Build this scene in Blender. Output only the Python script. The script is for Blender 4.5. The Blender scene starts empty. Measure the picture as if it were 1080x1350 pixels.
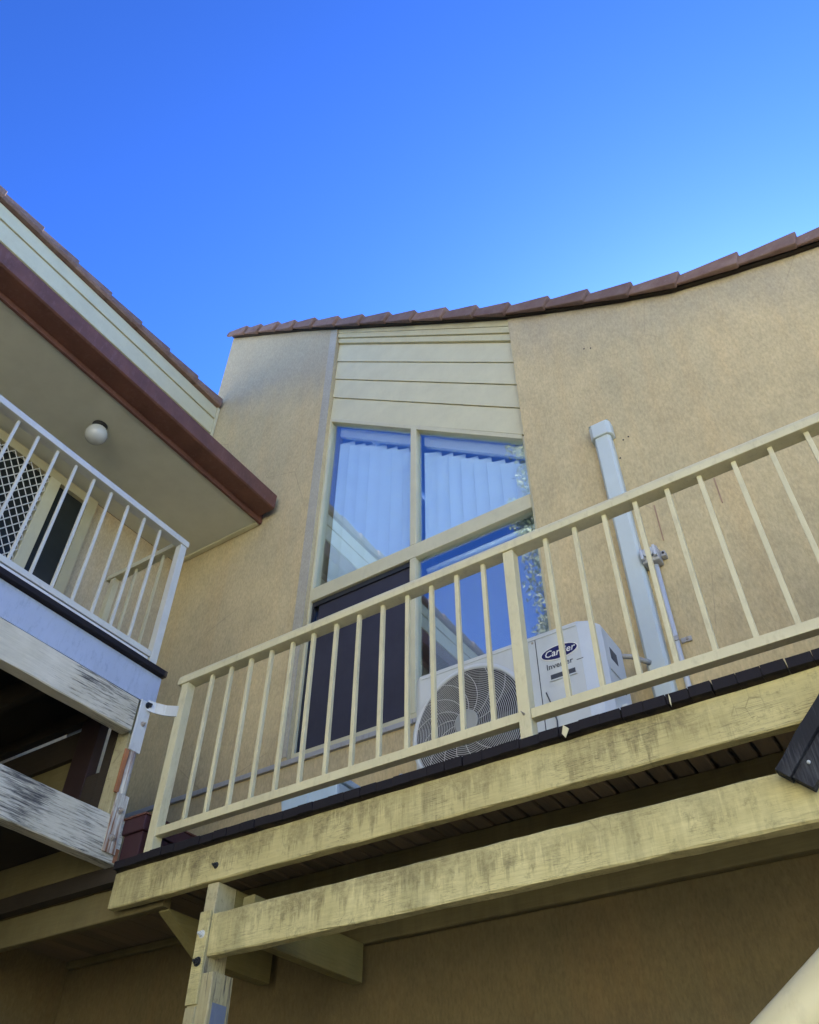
import bpy, bmesh, math, random
from mathutils import Vector, Matrix
random.seed(7)
S = bpy.context.scene
C = S.collection
rad = math.radians

# ------------------------------------------------------------------ camera, sky, sun
# world axes: X runs along the main wall, +Y into the wall, Z up; the camera is the origin, 1.6 m above ground
cam_d = bpy.data.cameras.new('camera')
cam = bpy.data.objects.new('camera', cam_d); C.objects.link(cam)
yaw, pitch, roll = rad(33.812), rad(44.138), rad(0.4316)
fw = Vector((-math.sin(yaw)*math.cos(pitch), math.cos(yaw)*math.cos(pitch), math.sin(pitch)))
rt = fw.cross(Vector((0, 0, 1))).normalized(); up = rt.cross(fw)
r2 = math.cos(roll)*rt + math.sin(roll)*up
u2 = -math.sin(roll)*rt + math.cos(roll)*up
cam.matrix_world = Matrix(((r2.x, u2.x, -fw.x, 0), (r2.y, u2.y, -fw.y, 0), (r2.z, u2.z, -fw.z, 0), (0, 0, 0, 1)))
cam_d.sensor_fit = 'VERTICAL'; cam_d.sensor_height = 36; cam_d.lens = 36*1068.02/1350
cam_d.clip_start = 0.05; cam_d.clip_end = 2000
S.camera = cam

SUN_AZ, SUN_EL = -3.0, 34.0           # azimuth from +Y towards +X
w = bpy.data.worlds.new('World'); S.world = w; w.use_nodes = True
wn, wl = w.node_tree.nodes, w.node_tree.links
sky = wn.new('ShaderNodeTexSky'); sky.sky_type = 'NISHITA'; sky.sun_disc = False
sky.sun_elevation = rad(SUN_EL); sky.sun_rotation = rad(SUN_AZ)
sky.air_density = 0.95; sky.dust_density = 0.35; sky.ozone_density = 7.0
gam = wn.new('ShaderNodeGamma'); gam.inputs[1].default_value = 1.80      # crisp clear air over the whole dome
wl.new(sky.outputs[0], gam.inputs[0]); wl.new(gam.outputs[0], wn['Background'].inputs[0])
wn['Background'].inputs[1].default_value = 0.05
sun_d = bpy.data.lights.new('sun', 'SUN'); sun_d.energy = 5.0; sun_d.angle = rad(0.53); sun_d.color = (1.0, 0.93, 0.78)
sun = bpy.data.objects.new('sun', sun_d); C.objects.link(sun)
sd = Vector((math.sin(rad(SUN_AZ))*math.cos(rad(SUN_EL)), math.cos(rad(SUN_AZ))*math.cos(rad(SUN_EL)), math.sin(rad(SUN_EL))))
sun.rotation_euler = sd.to_track_quat('Z', 'Y').to_euler(); sun.location = (20, -5, 30)
S.view_settings.view_transform = 'Standard'; S.view_settings.look = 'None'
S.view_settings.exposure = 1.93; S.view_settings.gamma = 1.0
S.view_settings.use_curve_mapping = False
S.cycles.max_bounces = 10; S.cycles.diffuse_bounces = 5; S.cycles.transparent_max_bounces = 16

# ------------------------------------------------------------------ materials
def s2l(r, g, b):
    f = lambda c: (c/255/12.92 if c/255 <= 0.04045 else ((c/255+0.055)/1.055)**2.4)
    return (f(r), f(g), f(b), 1)

class NT:
    def __init__(s, name):
        s.m = bpy.data.materials.new(name); s.m.use_nodes = True
        s.n = s.m.node_tree.nodes; s.l = s.m.node_tree.links
        s.b = s.n['Principled BSDF']; s._pos = None
    def pos(s):
        if s._pos is None: s._pos = s.n.new('ShaderNodeNewGeometry').outputs['Position']
        return s._pos
    def map(s, scale=(1, 1, 1), rot=(0, 0, 0), loc=(0, 0, 0)):
        k = s.n.new('ShaderNodeMapping'); k.inputs['Scale'].default_value = scale
        k.inputs['Rotation'].default_value = rot; k.inputs['Location'].default_value = loc
        s.l.new(s.pos(), k.inputs['Vector']); return k.outputs[0]
    def noise(s, vec, scale=5, detail=4, rough=.55, dist=0):
        k = s.n.new('ShaderNodeTexNoise'); s.l.new(vec, k.inputs['Vector'])
        k.inputs['Scale'].default_value = scale; k.inputs['Detail'].default_value = detail
        k.inputs['Roughness'].default_value = rough; k.inputs['Distortion'].default_value = dist
        return k.outputs['Fac']
    def voro(s, vec, scale=5, feature='F1'):
        k = s.n.new('ShaderNodeTexVoronoi'); k.feature = feature; s.l.new(vec, k.inputs['Vector'])
        k.inputs['Scale'].default_value = scale; return k.outputs['Distance']
    def ramp(s, fac, a, b, ca=(0, 0, 0, 1), cb=(1, 1, 1, 1)):
        k = s.n.new('ShaderNodeValToRGB'); s.l.new(fac, k.inputs[0])
        k.color_ramp.elements[0].position = a; k.color_ramp.elements[1].position = b
        k.color_ramp.elements[0].color = ca; k.color_ramp.elements[1].color = cb
        return k.outputs[0]
    def mix(s, fac, a, b, mode='MIX'):
        k = s.n.new('ShaderNodeMix'); k.data_type = 'RGBA'; k.blend_type = mode
        for i, v in ((0, fac), (6, a), (7, b)):
            if hasattr(v, 'links') or hasattr(v, 'is_linked'): s.l.new(v, k.inputs[i])
            else: k.inputs[i].default_value = v
        return k.outputs[2]
    def math(s, op, a, b):
        k = s.n.new('ShaderNodeMath'); k.operation = op
        for i, v in ((0, a), (1, b)):
            if hasattr(v, 'is_linked'): s.l.new(v, k.inputs[i])
            else: k.inputs[i].default_value = v
        return k.outputs[0]
    def bump(s, h, strength=.3, dist=.005, prev=None):
        k = s.n.new('ShaderNodeBump'); s.l.new(h, k.inputs['Height'])
        k.inputs['Strength'].default_value = strength; k.inputs['Distance'].default_value = dist
        if prev is not None: s.l.new(prev, k.inputs['Normal'])
        return k.outputs[0]
    def done(s, col, rough=.6, normal=None, spec=.4, metal=0):
        if hasattr(col, 'is_linked'): s.l.new(col, s.b.inputs['Base Color'])
        else: s.b.inputs['Base Color'].default_value = col
        if hasattr(rough, 'is_linked'): s.l.new(rough, s.b.inputs['Roughness'])
        else: s.b.inputs['Roughness'].default_value = rough
        s.b.inputs['Specular IOR Level'].default_value = spec
        s.b.inputs['Metallic'].default_value = metal
        if normal is not None: s.l.new(normal, s.b.inputs['Normal'])
        return s.m

def mat_render(name, ca, cb, cc, stain=False):
    t = NT(name)
    big = t.noise(t.map((.7, .7, .45)), 1.3, 4, .6)
    streak = t.noise(t.map((5, 5, .35)), 1.2, 4, .6)
    grain = t.noise(t.map((1, 1, .38)), 95, 3, .6)
    speck = t.noise(t.map((1, 1, .6)), 34, 3, .65)
    col = t.mix(t.ramp(big, .32, .68), ca, cb)
    col = t.mix(t.math('MULTIPLY', t.ramp(streak, .48, .75), .45), col, cc)
    blot = t.noise(t.map((1, 1, .8), loc=(3, 2, 5)), 4.2, 5, .68, .4)
    col = t.mix(.55, col, t.ramp(blot, .3, .7, (.80, .81, .82, 1), (1.14, 1.12, 1.08, 1)), 'MULTIPLY')
    if stain:
        sx = t.n.new('ShaderNodeSeparateXYZ'); t.l.new(t.pos(), sx.inputs[0])
        sv = t.math('ADD', sx.outputs['Z'], t.math('MULTIPLY', sx.outputs['X'], .45))
        sv = t.math('ADD', sv, t.math('MULTIPLY', t.noise(t.map((2.2, 2.2, .7)), 1.6, 5, .7), .9))
        k_ = t.n.new('ShaderNodeMapRange'); t.l.new(sv, k_.inputs[0])
        k_.inputs[1].default_value = 4.95; k_.inputs[2].default_value = 5.6; k_.inputs[3].default_value = 0; k_.inputs[4].default_value = .6
        col = t.mix(k_.outputs[0], col, (.33, .30, .22, 1))
        hair = t.voro(t.map((.9, .9, .6), rot=(0, .3, .2)), 1.1, 'DISTANCE_TO_EDGE')
        hm = t.math('MULTIPLY', t.ramp(hair, 0, .0035, (1, 1, 1, 1), (0, 0, 0, 1)), t.ramp(t.noise(t.pos(), 1.1, 3, .6), .5, .62))
        col = t.mix(t.math('MULTIPLY', hm, .35), col, (.2, .16, .11, 1))
    col = t.mix(.34, col, t.ramp(grain, .28, .72, (.52, .52, .52, 1), (1.36, 1.36, 1.36, 1)), 'MULTIPLY')
    col = t.mix(.12, col, t.ramp(speck, .3, .7, (.72, .71, .68, 1), (1.2, 1.2, 1.2, 1)), 'MULTIPLY')
    nb = t.bump(grain, .42, .005); nb = t.bump(speck, .16, .008, nb)
    return t.done(col, .9, nb, .2)

def mat_paint(name, col, rough=.4, var=.08, dirt=.0, dirtcol=(.12, .11, .08, 1), spec=.4):
    t = NT(name)
    n = t.noise(t.pos(), 6, 4, .6)
    k = t.mix(1.0, col, t.ramp(n, .3, .7, (1-var,)*3+(1,), (1+var,)*3+(1,)), 'MULTIPLY')
    if dirt > 0:
        d = t.noise(t.map((9, 9, 3)), 4, 5, .7)
        k = t.mix(t.math('MULTIPLY', t.ramp(d, .52, .72), dirt), k, dirtcol)
    b = t.bump(t.noise(t.pos(), 60, 2, .5), .06, .002)
    return t.done(k, rough, b, spec)

def mat_timber(name, paint, wood, axis, lo, hi, drip=0, green=0, rust=0, blotch=.55, gs=1, cracks=0, ztop=None):
    """painted timber; paint lost along the grain, drips of mildew running down"""
    t = NT(name)
    g = [9*gs, 9*gs, 9*gs]; g[axis] = .55*gs
    grain = t.noise(t.map(tuple(g)), 5.5, 6, .7, .3)
    f = [40, 40, 40]; f[axis] = 2.2
    fine = t.noise(t.map(tuple(f)), 3.0, 4, .7)
    patch = t.noise(t.map((1, 1, 1)), 1.9, 3, .5)
    wear = t.math('ADD', t.math('MULTIPLY', grain, .6), t.math('MULTIPLY', patch, blotch))
    wear = t.math('ADD', wear, t.math('MULTIPLY', fine, .30))
    mask = t.ramp(wear, lo, hi)
    tone = t.noise(t.map((2, 2, 2)), 2.2, 4, .6)
    pc = t.mix(1, paint, t.ramp(tone, .3, .7, (.86, .85, .80, 1), (1.1, 1.1, 1.1, 1)), 'MULTIPLY')
    pc = t.mix(.45, pc, t.ramp(fine, .3, .75, (1.12, 1.12, 1.12, 1), (.66, .65, .6, 1)), 'MULTIPLY')
    if green:
        gm = t.ramp(t.noise(t.map((3.2, 3.2, .9)), 1.7, 4, .65), .5, .72)
        pc = t.mix(t.math('MULTIPLY', gm, green), pc, (.10, .105, .055, 1))
    if drip:
        dm = t.ramp(t.math('ADD', t.math('MULTIPLY', t.noise(t.map((13, 3, .7)), 1.6, 5, .75, .2), .6), t.math('MULTIPLY', patch, .5)), .55, .76)
        pc = t.mix(t.math('MULTIPLY', dm, drip), pc, (.085, .065, .03, 1))
    if rust:
        rm = t.ramp(t.noise(t.map((2.5, 2.5, 1.2)), 2.7, 4, .7), .56, .68)
        pc = t.mix(t.math('MULTIPLY', rm, rust), pc, (.20, .075, .025, 1))
    if ztop is not None:
        sz = t.n.new('ShaderNodeSeparateXYZ'); t.l.new(t.pos(), sz.inputs[0])
        run = t.noise(t.map((15, 2, .6)), 1.5, 5, .75, .15)
        q = t.math('ADD', t.math('MULTIPLY', t.math('SUBTRACT', sz.outputs['Z'], ztop), 5.0), t.math('MULTIPLY', run, 2.6))
        big_ = t.noise(t.map((1, 1, 1), loc=(4, 4, 4)), 1.3, 3, .6)
        q = t.math('MULTIPLY', t.ramp(q, .75, 2.1), t.ramp(big_, .38, .62))
        q = t.math('MULTIPLY', q, t.ramp(t.noise(t.map((1, 1, 1)), 38, 5, .8), .25, .65))
        pc = t.mix(t.math('MULTIPLY', q, .72), pc, (.12, .095, .045, 1))
    if cracks:
        vc_ = [60, 60, 60]; vc_[axis] = 1.6
        ck = t.noise(t.map(tuple(vc_)), 1.5, 3, .8, .6)
        line = t.ramp(t.math('ABSOLUTE', t.math('SUBTRACT', ck, .5), 0), .0, .018, (1, 1, 1, 1), (0, 0, 0, 1))
        sel = t.ramp(t.noise(t.map((3, 3, 3)), 1.3, 3, .6), .45, .62)
        pc = t.mix(t.math('MULTIPLY', t.math('MULTIPLY', line, sel), cracks), pc, (.07, .06, .035, 1))
        xc = t.voro(t.map((16, 16, 5) if axis == 0 else (5, 16, 16)), 1.0, 'DISTANCE_TO_EDGE')
        cl_ = t.ramp(xc, .0, .022, (1, 1, 1, 1), (0, 0, 0, 1))
        sel2 = t.ramp(t.noise(t.map((2.2, 2.2, 2.2), loc=(7, 1, 3)), 1.5, 3, .6), .52, .64)
        pc = t.mix(t.math('MULTIPLY', t.math('MULTIPLY', cl_, sel2), cracks*.7), pc, (.10, .085, .05, 1))
        mot = t.noise(t.map((1, 1, 1)), 26, 5, .8)
        pc = t.mix(t.math('MULTIPLY', t.ramp(mot, .54, .72), .55), pc, (.15, .125, .06, 1))
    wc = t.mix(fine, (wood[0]*.5, wood[1]*.5, wood[2]*.5, 1), wood)
    col = t.mix(mask, pc, wc)
    h = t.math('SUBTRACT', t.math('MULTIPLY', fine, .5), t.math('MULTIPLY', mask, .6))
    return t.done(col, .75, t.bump(h, .5, .004), .25)

M = {}
M['render'] = mat_render('beige render', (.565, .452, .243, 1), (.49, .407, .230, 1), (.575, .415, .20, 1), True)
M['render_shaded'] = mat_render('brown shaded render', (.185, .138, .06, 1), (.15, .116, .053, 1), (.195, .122, .05, 1))  # render darkened so its colour carries the shade under the deck
M['render_plain'] = mat_render('pale render reveal', (.43, .405, .31, 1), (.38, .355, .28, 1), (.42, .37, .27, 1))
M['wingwall'] = mat_render('cream render', (.50, .42, .27, 1), (.46, .38, .24, 1), (.48, .35, .19, 1))
M['cream'] = mat_paint('cream window aluminium', (.54, .505, .325, 1), .38, .05, .15, (.3, .26, .17, 1))
M['board'] = mat_paint('cream weatherboard paint', (.565, .525, .325, 1), .55, .05, .12, (.36, .31, .2, 1))
M['moulding'] = mat_paint('cream moulding paint', (.52, .475, .27, 1), .55, .06, .2, (.3, .24, .12, 1))
M['rail'] = mat_paint('cream rail paint', (.60, .55, .335, 1), .34, .07, .32, (.28, .24, .14, 1), .5)
M['wrail'] = mat_paint('pale rail paint', (.55, .55, .48, 1), .34, .06, .2, (.3, .3, .27, 1), .5)
M['soffit'] = mat_paint('soffit paint', (.53, .53, .43, 1), .7, .05)
M['white'] = mat_paint('white plastic', (.74, .74, .72, 1), .35, .03)
M['ac'] = mat_paint('white steel casing', (.55, .59, .61, 1), .32, .03, .10, (.4, .4, .37, 1), .5)
M['acdark'] = mat_paint('dark recess', (.015, .016, .02, 1), .5)
M['wire'] = mat_paint('grey wire', (.55, .56, .56, 1), .4, .03)
M['hub'] = mat_paint('fan hub grey', (.30, .32, .32, 1), .4, .03)
M['blade'] = mat_paint('fan blade grey', (.06, .065, .065, 1), .5, .03)
M['navy'] = mat_paint('navy badge', (.012, .014, .10, 1), .3, .02)
M['ink'] = mat_paint('dark grey print', (.05, .06, .08, 1), .5, .0)
M['grey'] = mat_paint('grey pvc', (.36, .355, .335, 1), .45, .05, .3)
M['conduit'] = mat_paint('pale grey pvc conduit', (.48, .51, .54, 1), .4, .04, .1)
M['duct'] = mat_paint('white pvc duct', (.50, .56, .53, 1), .38, .03, .12, (.42, .42, .36, 1))
M['rust'] = mat_paint('rust stain', (.32, .21, .13, 1), .8, .2)
M['rustiron'] = mat_paint('orange rust', (.33, .135, .055, 1), .85, .3, .5, (.42, .33, .22, 1))
M['brown'] = mat_paint('mission brown paint', (.125, .053, .036, 1), .65, .2, .45, (.20, .11, .095, 1), .4)
M['maroon'] = mat_paint('maroon paint', (.048, .018, .021, 1), .5, .15)
M['stairbrown'] = mat_paint('dark brown stain', (.030, .016, .015, 1), .6, .2)
M['black'] = mat_paint('dark aluminium', (.025, .027, .03, 1), .4, .05)
M['mesh'] = mat_paint('insect screen', (.030, .030, .045, 1), .6, .1, .3, (.05, .048, .055, 1))
M['blue'] = mat_paint('pale blue fibre cement', (.37, .43, .54, 1), .6, .05, .55, (.22, .27, .36, 1))
M['steel'] = mat_timber('rusting painted steel', (.60, .61, .55, 1), (.26, .11, .045, 1), 2, .66, .84, 0, 0, .8)
M['zinc'] = mat_paint('painted strap', (.58, .60, .57, 1), .4, .06, .35, (.3, .26, .2, 1))
M['bolt'] = mat_paint('bolt steel', (.33, .30, .26, 1), .45, .15, .5, (.12, .08, .05, 1))
M['timber_white'] = mat_timber('flaking white timber', (.60, .565, .45, 1), (.11, .105, .095, 1), 1, .82, .93, .1, 0, .0, .66, 2.6)
M['timber_white2'] = mat_timber('peeling white timber', (.58, .555, .455, 1), (.10, .098, .092, 1), 1, .81, .95, 0, 0, .0, .72, 2.6)
M['timber_cream'] = mat_timber('mildewed cream timber', (.57, .50, .235, 1), (.10, .085, .05, 1), 0, .88, 1.02, .45, .15, 0, .55, 1, .8, 1.478)
M['timber_cream2'] = mat_timber('stained cream timber', (.64, .57, .275, 1), (.10, .085, .05, 1), 0, .87, 1.0, .4, .4, 0, .55, 1, .8, 1.176)
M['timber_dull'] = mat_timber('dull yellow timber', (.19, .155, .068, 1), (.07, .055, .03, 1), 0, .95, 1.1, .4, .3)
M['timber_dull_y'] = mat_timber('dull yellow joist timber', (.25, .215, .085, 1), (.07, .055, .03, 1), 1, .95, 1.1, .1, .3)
M['timber_post'] = mat_timber('peeling post paint', (.48, .43, .25, 1), (.12, .11, .09, 1), 2, .80, .90, 0, .2, 0, .55, 1, .7)
M['bluegrey'] = mat_paint('blue grey undercoat', (.16, .19, .25, 1), .6, .1, .3, (.3, .3, .24, 1))
def mat_deck(name):
    t = NT(name)
    fine = t.noise(t.map((38, 2.2, 38)), 3, 4, .7)
    base = t.mix(fine, (.17, .13, .08, 1), (.28, .22, .135, 1))
    oi = t.n.new('ShaderNodeObjectInfo')
    base = t.mix(.85, base, t.ramp(oi.outputs['Random'], .05, .9, (.72, .70, .66, 1), (1.1, 1.06, 1.0, 1)), 'MULTIPLY')
    sx = t.n.new('ShaderNodeSeparateXYZ'); t.l.new(t.pos(), sx.inputs[0])
    edge = t.math('ADD', sx.outputs['Y'], t.math('MULTIPLY', t.noise(t.map((6, 6, 6)), 2, 4, .7), .05))
    col = t.mix(t.ramp(t.math('SUBTRACT', edge, 2.0), .60, .66), (.014, .012, .015, 1), base)     # black mould on the board ends
    return t.done(col, .8, t.bump(fine, .4, .003), .25)
M['deck'] = mat_deck('weathered deck boards')
M['tar'] = mat_timber('black weathered timber', (.018, .019, .024, 1), (.10, .105, .115, 1), 2, .70, .92, 0, 0, 0, .6, 2)
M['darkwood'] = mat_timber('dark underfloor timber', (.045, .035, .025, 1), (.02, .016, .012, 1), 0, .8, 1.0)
M['blind'] = mat_paint('white blind fabric', (.86, .94, .96, 1), .8, .03)
M['reflection_tone'] = mat_paint('grey blue reflection tone', (.30, .33, .40, 1), .8, .05)  # tone stands in for paler sky reflected in the lower pane
M['room'] = mat_paint('room plaster', (.66, .68, .70, 1), .8, .05)
M['globe'] = mat_paint('opal globe', (.46, .47, .44, 1), .15, .02, 0, spec=.6)
M['bin'] = mat_paint('pale blue plastic', (.42, .55, .68, 1), .4, .04, .15, (.3, .33, .36, 1))
M['doorframe'] = mat_paint('olive cream door frame', (.42, .38, .23, 1), .45, .06)
M['grille'] = mat_paint('white security grille', (.62, .62, .58, 1), .4, .04)
M['doorglass'] = mat_paint('dark door opening', (.018, .022, .02, 1), .25, .1)

def mat_tile(name):
    t = NT(name)
    n = t.noise(t.pos(), 9, 5, .7); g = t.noise(t.pos(), 120, 2, .6)
    col = t.mix(t.ramp(n, .3, .7), (.165, .098, .076, 1), (.23, .158, .125, 1))
    col = t.mix(t.ramp(t.noise(t.pos(), 30, 3, .7), .60, .75), col, (.27, .20, .16, 1))
    k = t.n.new('ShaderNodeObjectInfo')
    col = t.mix(.6, col, t.ramp(k.outputs['Random'], 0, 1, (.75, .75, .78, 1), (1.25, 1.2, 1.15, 1)), 'MULTIPLY')
    return t.done(col, .8, t.bump(g, .25, .003), .25)
M['tile'] = mat_tile('terracotta concrete tile')

def mat_glass(name, tint, r0, gain):
    m = bpy.data.materials.new(name); m.use_nodes = True
    n, l = m.node_tree.nodes, m.node_tree.links
    n.remove(n['Principled BSDF']); out = n['Material Output']
    tr = n.new('ShaderNodeBsdfTransparent'); tr.inputs[0].default_value = tint
    gl = n.new('ShaderNodeBsdfGlossy'); gl.inputs['Roughness'].default_value = .008
    gl.inputs[0].default_value = (.92, .95, 1, 1)
    # slight waviness of float glass
    geo = n.new('ShaderNodeNewGeometry'); nz = n.new('ShaderNodeTexNoise'); nz.inputs['Scale'].default_value = 1.6
    nz.inputs['Detail'].default_value = 1
    l.new(geo.outputs['Position'], nz.inputs['Vector'])
    bp = n.new('ShaderNodeBump'); bp.inputs['Strength'].default_value = .03; bp.inputs['Distance'].default_value = .02
    l.new(nz.outputs['Fac'], bp.inputs['Height']); l.new(bp.outputs[0], gl.inputs['Normal'])
    fr = n.new('ShaderNodeLayerWeight'); fr.inputs['Blend'].default_value = .5
    pw = n.new('ShaderNodeMath'); pw.operation = 'POWER'; l.new(fr.outputs['Facing'], pw.inputs[0]); pw.inputs[1].default_value = 3
    ma = n.new('ShaderNodeMath'); ma.operation = 'MULTIPLY_ADD'; ma.use_clamp = True
    l.new(pw.outputs[0], ma.inputs[0]); ma.inputs[1].default_value = gain; ma.inputs[2].default_value = r0
    mx = n.new('ShaderNodeMixShader'); l.new(ma.outputs[0], mx.inputs[0])
    l.new(tr.outputs[0], mx.inputs[1]); l.new(gl.outputs[0], mx.inputs[2]); l.new(mx.outputs[0], out.inputs[0])
    return m
M['glass'] = mat_glass('window glass', (.93, .985, 1.0, 1), .18, .9)

# ------------------------------------------------------------------ mesh helpers
class MB:
    def __init__(s): s.v = []; s.f = []
    def box(s, x0, x1, y0, y1, z0, z1):
        return s.hexa([(x0,y0,z0),(x1,y0,z0),(x1,y1,z0),(x0,y1,z0),(x0,y0,z1),(x1,y0,z1),(x1,y1,z1),(x0,y1,z1)])
    def hexa(s, p):
        b = len(s.v); s.v += [tuple(q) for q in p]
        for q in ((3,2,1,0),(4,5,6,7),(0,1,5,4),(1,2,6,5),(2,3,7,6),(3,0,4,7)): s.f.append(tuple(b+i for i in q))
        return s
    def prism(s, poly, axis, a, b):
        """poly: list of 2D points on the plane orthogonal to axis, extruded from a to b"""
        n = len(poly); k = len(s.v)
        def P(u, v, t):
            return {0: (t, u, v), 1: (u, t, v), 2: (u, v, t)}[axis]
        s.v += [P(u, v, a) for u, v in poly] + [P(u, v, b) for u, v in poly]
        s.f.append(tuple(range(k+n-1, k-1, -1))); s.f.append(tuple(range(k+n, k+2*n)))
        for i in range(n):
            j = (i+1) % n; s.f.append((k+i, k+j, k+n+j, k+n+i))
        return s
    def tube(s, pts, r, n=8, closed=False, cap=True):
        pts = [Vector(p) for p in pts]; k = len(s.v); m = len(pts)
        rr = r if isinstance(r, (list, tuple)) else [r]*m
        ref = None
        for i, p in enumerate(pts):
            a = pts[(i-1) % m] if (closed or i > 0) else p
            b = pts[(i+1) % m] if (closed or i < m-1) else p
            d = (b-a).normalized()
            if ref is None:
                ref = Vector((0, 0, 1)) if abs(d.z) < .9 else Vector((1, 0, 0))
            e1 = (ref - d*ref.dot(d)).normalized(); e2 = d.cross(e1); ref = e1
            for j in range(n):
                t = 2*math.pi*j/n; s.v.append(tuple(p + rr[i]*(math.cos(t)*e1 + math.sin(t)*e2)))
        for i in range(m if closed else m-1):
            i2 = (i+1) % m
            for j in range(n):
                j2 = (j+1) % n; s.f.append((k+i*n+j, k+i*n+j2, k+i2*n+j2, k+i2*n+j))
        if cap and not closed:
            s.f.append(tuple(k+j for j in range(n-1, -1, -1))); s.f.append(tuple(k+(m-1)*n+j for j in range(n)))
        return s
    def disc(s, c, r, y0, y1, n=32):
        """short cylinder along Y"""
        return s.prism([(c[0]+r*math.cos(2*math.pi*i/n), c[1]+r*math.sin(2*math.pi*i/n)) for i in range(n)], 1, y0, y1)
    def timber(s, axis, a, b, u0, u1, v0, v1, jit=.002, ch=.004, n=None, sag=0):
        """long piece with an eased, slightly uneven edge; u,v are the two other axes in order"""
        n = n or max(2, int((b-a)/.16)); k = len(s.v)
        for i in range(n+1):
            t = a + (b-a)*i/n; q = (i/n-.5)*2
            dz = -sag*(1-q*q)
            ring = [(u0+ch,v0),(u1-ch,v0),(u1,v0+ch),(u1,v1-ch),(u1-ch,v1),(u0+ch,v1),(u0,v1-ch),(u0,v0+ch)]
            for u, v in ring:
                u += random.uniform(-jit, jit); v += random.uniform(-jit, jit) + dz
                s.v.append({0: (t, u, v), 1: (u, t, v), 2: (u, v, t)}[axis])
        for i in range(n):
            for j in range(8):
                j2 = (j+1) % 8; s.f.append((k+i*8+j, k+i*8+j2, k+i*8+8+j2, k+i*8+8+j))
        s.f.append(tuple(k+j for j in range(7, -1, -1))); s.f.append(tuple(k+n*8+j for j in range(8)))
        return s
    def sphere(s, c, r, nu=20, nv=12, sz=1):
        k = len(s.v)
        for i in range(nv+1):
            th = math.pi*i/nv
            for j in range(nu):
                ph = 2*math.pi*j/nu
                s.v.append((c[0]+r*math.sin(th)*math.cos(ph), c[1]+r*math.sin(th)*math.sin(ph), c[2]+sz*r*math.cos(th)))
        for i in range(nv):
            for j in range(nu):
                j2 = (j+1) % nu; s.f.append((k+i*nu+j, k+i*nu+nu+j, k+i*nu+nu+j2, k+i*nu+j2))
        return s

WP = {}   # object name -> world position
def wpos(o): return WP.get(o.name, Vector((0, 0, 0)))
def thing(name, label, cat, loc, group=None):
    o = bpy.data.objects.new(name, None); C.objects.link(o)
    o.location = loc; o.empty_display_size = .1
    o['label'] = label; o['category'] = cat
    if group: o['group'] = group
    WP[o.name] = Vector(loc); return o
def part(name, mb, mat, parent=None, bevel=0, smooth=False, label=None):
    me = bpy.data.meshes.new(name); me.from_pydata(mb.v, [], mb.f)
    bm = bmesh.new(); bm.from_mesh(me)
    bmesh.ops.remove_doubles(bm, verts=bm.verts, dist=1e-6)
    bmesh.ops.recalc_face_normals(bm, faces=bm.faces)
    if bevel:
        bmesh.ops.bevel(bm, geom=[e for e in bm.edges if len(e.link_faces) == 2 and e.calc_face_angle(0) > .5],
                        offset=bevel, segments=2, affect='EDGES', profile=.6)
    xs = [v.co.copy() for v in bm.verts]
    c = Vector([(min(p[i] for p in xs)+max(p[i] for p in xs))/2 for i in range(3)])
    bmesh.ops.translate(bm, verts=bm.verts, vec=-c)
    bm.to_mesh(me); bm.free()
    me.materials.append(M[mat])
    if smooth:
        for p in me.polygons: p.use_smooth = True
    o = bpy.data.objects.new(name, me); C.objects.link(o)
    if parent is not None:
        o.parent = parent; o.location = c - wpos(parent)
    else: o.location = c
    WP[o.name] = c
    if label: o['label'] = label
    return o
def again(o, d, parent=None, name=None):
    """same mesh data, shifted by d in world space"""
    c = o.copy(); C.objects.link(c); c.location = o.location + Vector(d)
    WP[c.name] = WP[o.name] + Vector(d)
    return c
def B(*a): return MB().box(*a)
GZ = -1.6

# ------------------------------------------------------------------ ground
gm = NT('concrete and gravel ground')
gn = gm.noise(gm.pos(), .6, 5, .6)
M['ground'] = gm.done(gm.mix(gn, (.22, .20, .14, 1), (.30, .27, .20, 1)), .9, gm.bump(gm.noise(gm.pos(), 25, 4, .6), .3, .01))
mb = MB(); mb.v = [(-600, -600, GZ), (600, -600, GZ), (600, 600, GZ), (-600, 600, GZ)]; mb.f = [(0, 1, 2, 3)]
g = part('ground', mb, 'ground'); g['kind'] = 'structure'

# ------------------------------------------------------------------ main house
YW = 3.5       # wall face
YG = 3.57      # glass plane
house = thing('house', 'beige rendered house with raked tile-edged gable wall and tall window above the deck', 'house', (-1.5, YW, GZ))
WX0, WX1 = -3.256, -1.388          # wall opening
SILL = 2.43
roofline = [(-4.965, 8.45), (-3.763, 7.60), (-2.81, 6.872), (-2.032, 6.277), (-1.383, 5.79), (-0.911, 5.487), (-0.515, 5.25),
            (-0.16, 5.055), (0.213, 4.930), (0.599, 4.815), (0.76, 4.775), (1.4, 4.62), (3.2, 4.22)]
def roof_z(x):
    for (a, za), (b, zb) in zip(roofline, roofline[1:]):
        if x <= b: return za + (zb-za)*(x-a)/(b-a)
    return roofline[-1][1]
WT = 3.75      # back of wall
def wall_piece(x0, x1, zlo, zhi=None):
    xs = sorted({x0, x1} | {x for x, _ in roofline if x0 < x < x1})
    top = [(x, roof_z(x) if zhi is None else zhi) for x in xs]
    return [(x0, zlo)] + [(x1, zlo)] + top[::-1]
mb = MB()
mb.prism(wall_piece(-4.965, WX0, 1.50), 1, YW, WT)
mb.prism(wall_piece(WX1, 3.2, 1.50), 1, YW, WT)
mb.prism([(WX0, 1.50), (WX1, 1.50), (WX1, SILL-.03), (WX0, SILL-.03)], 1, YW, WT)
part('front_wall', mb, 'render', house)
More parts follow.
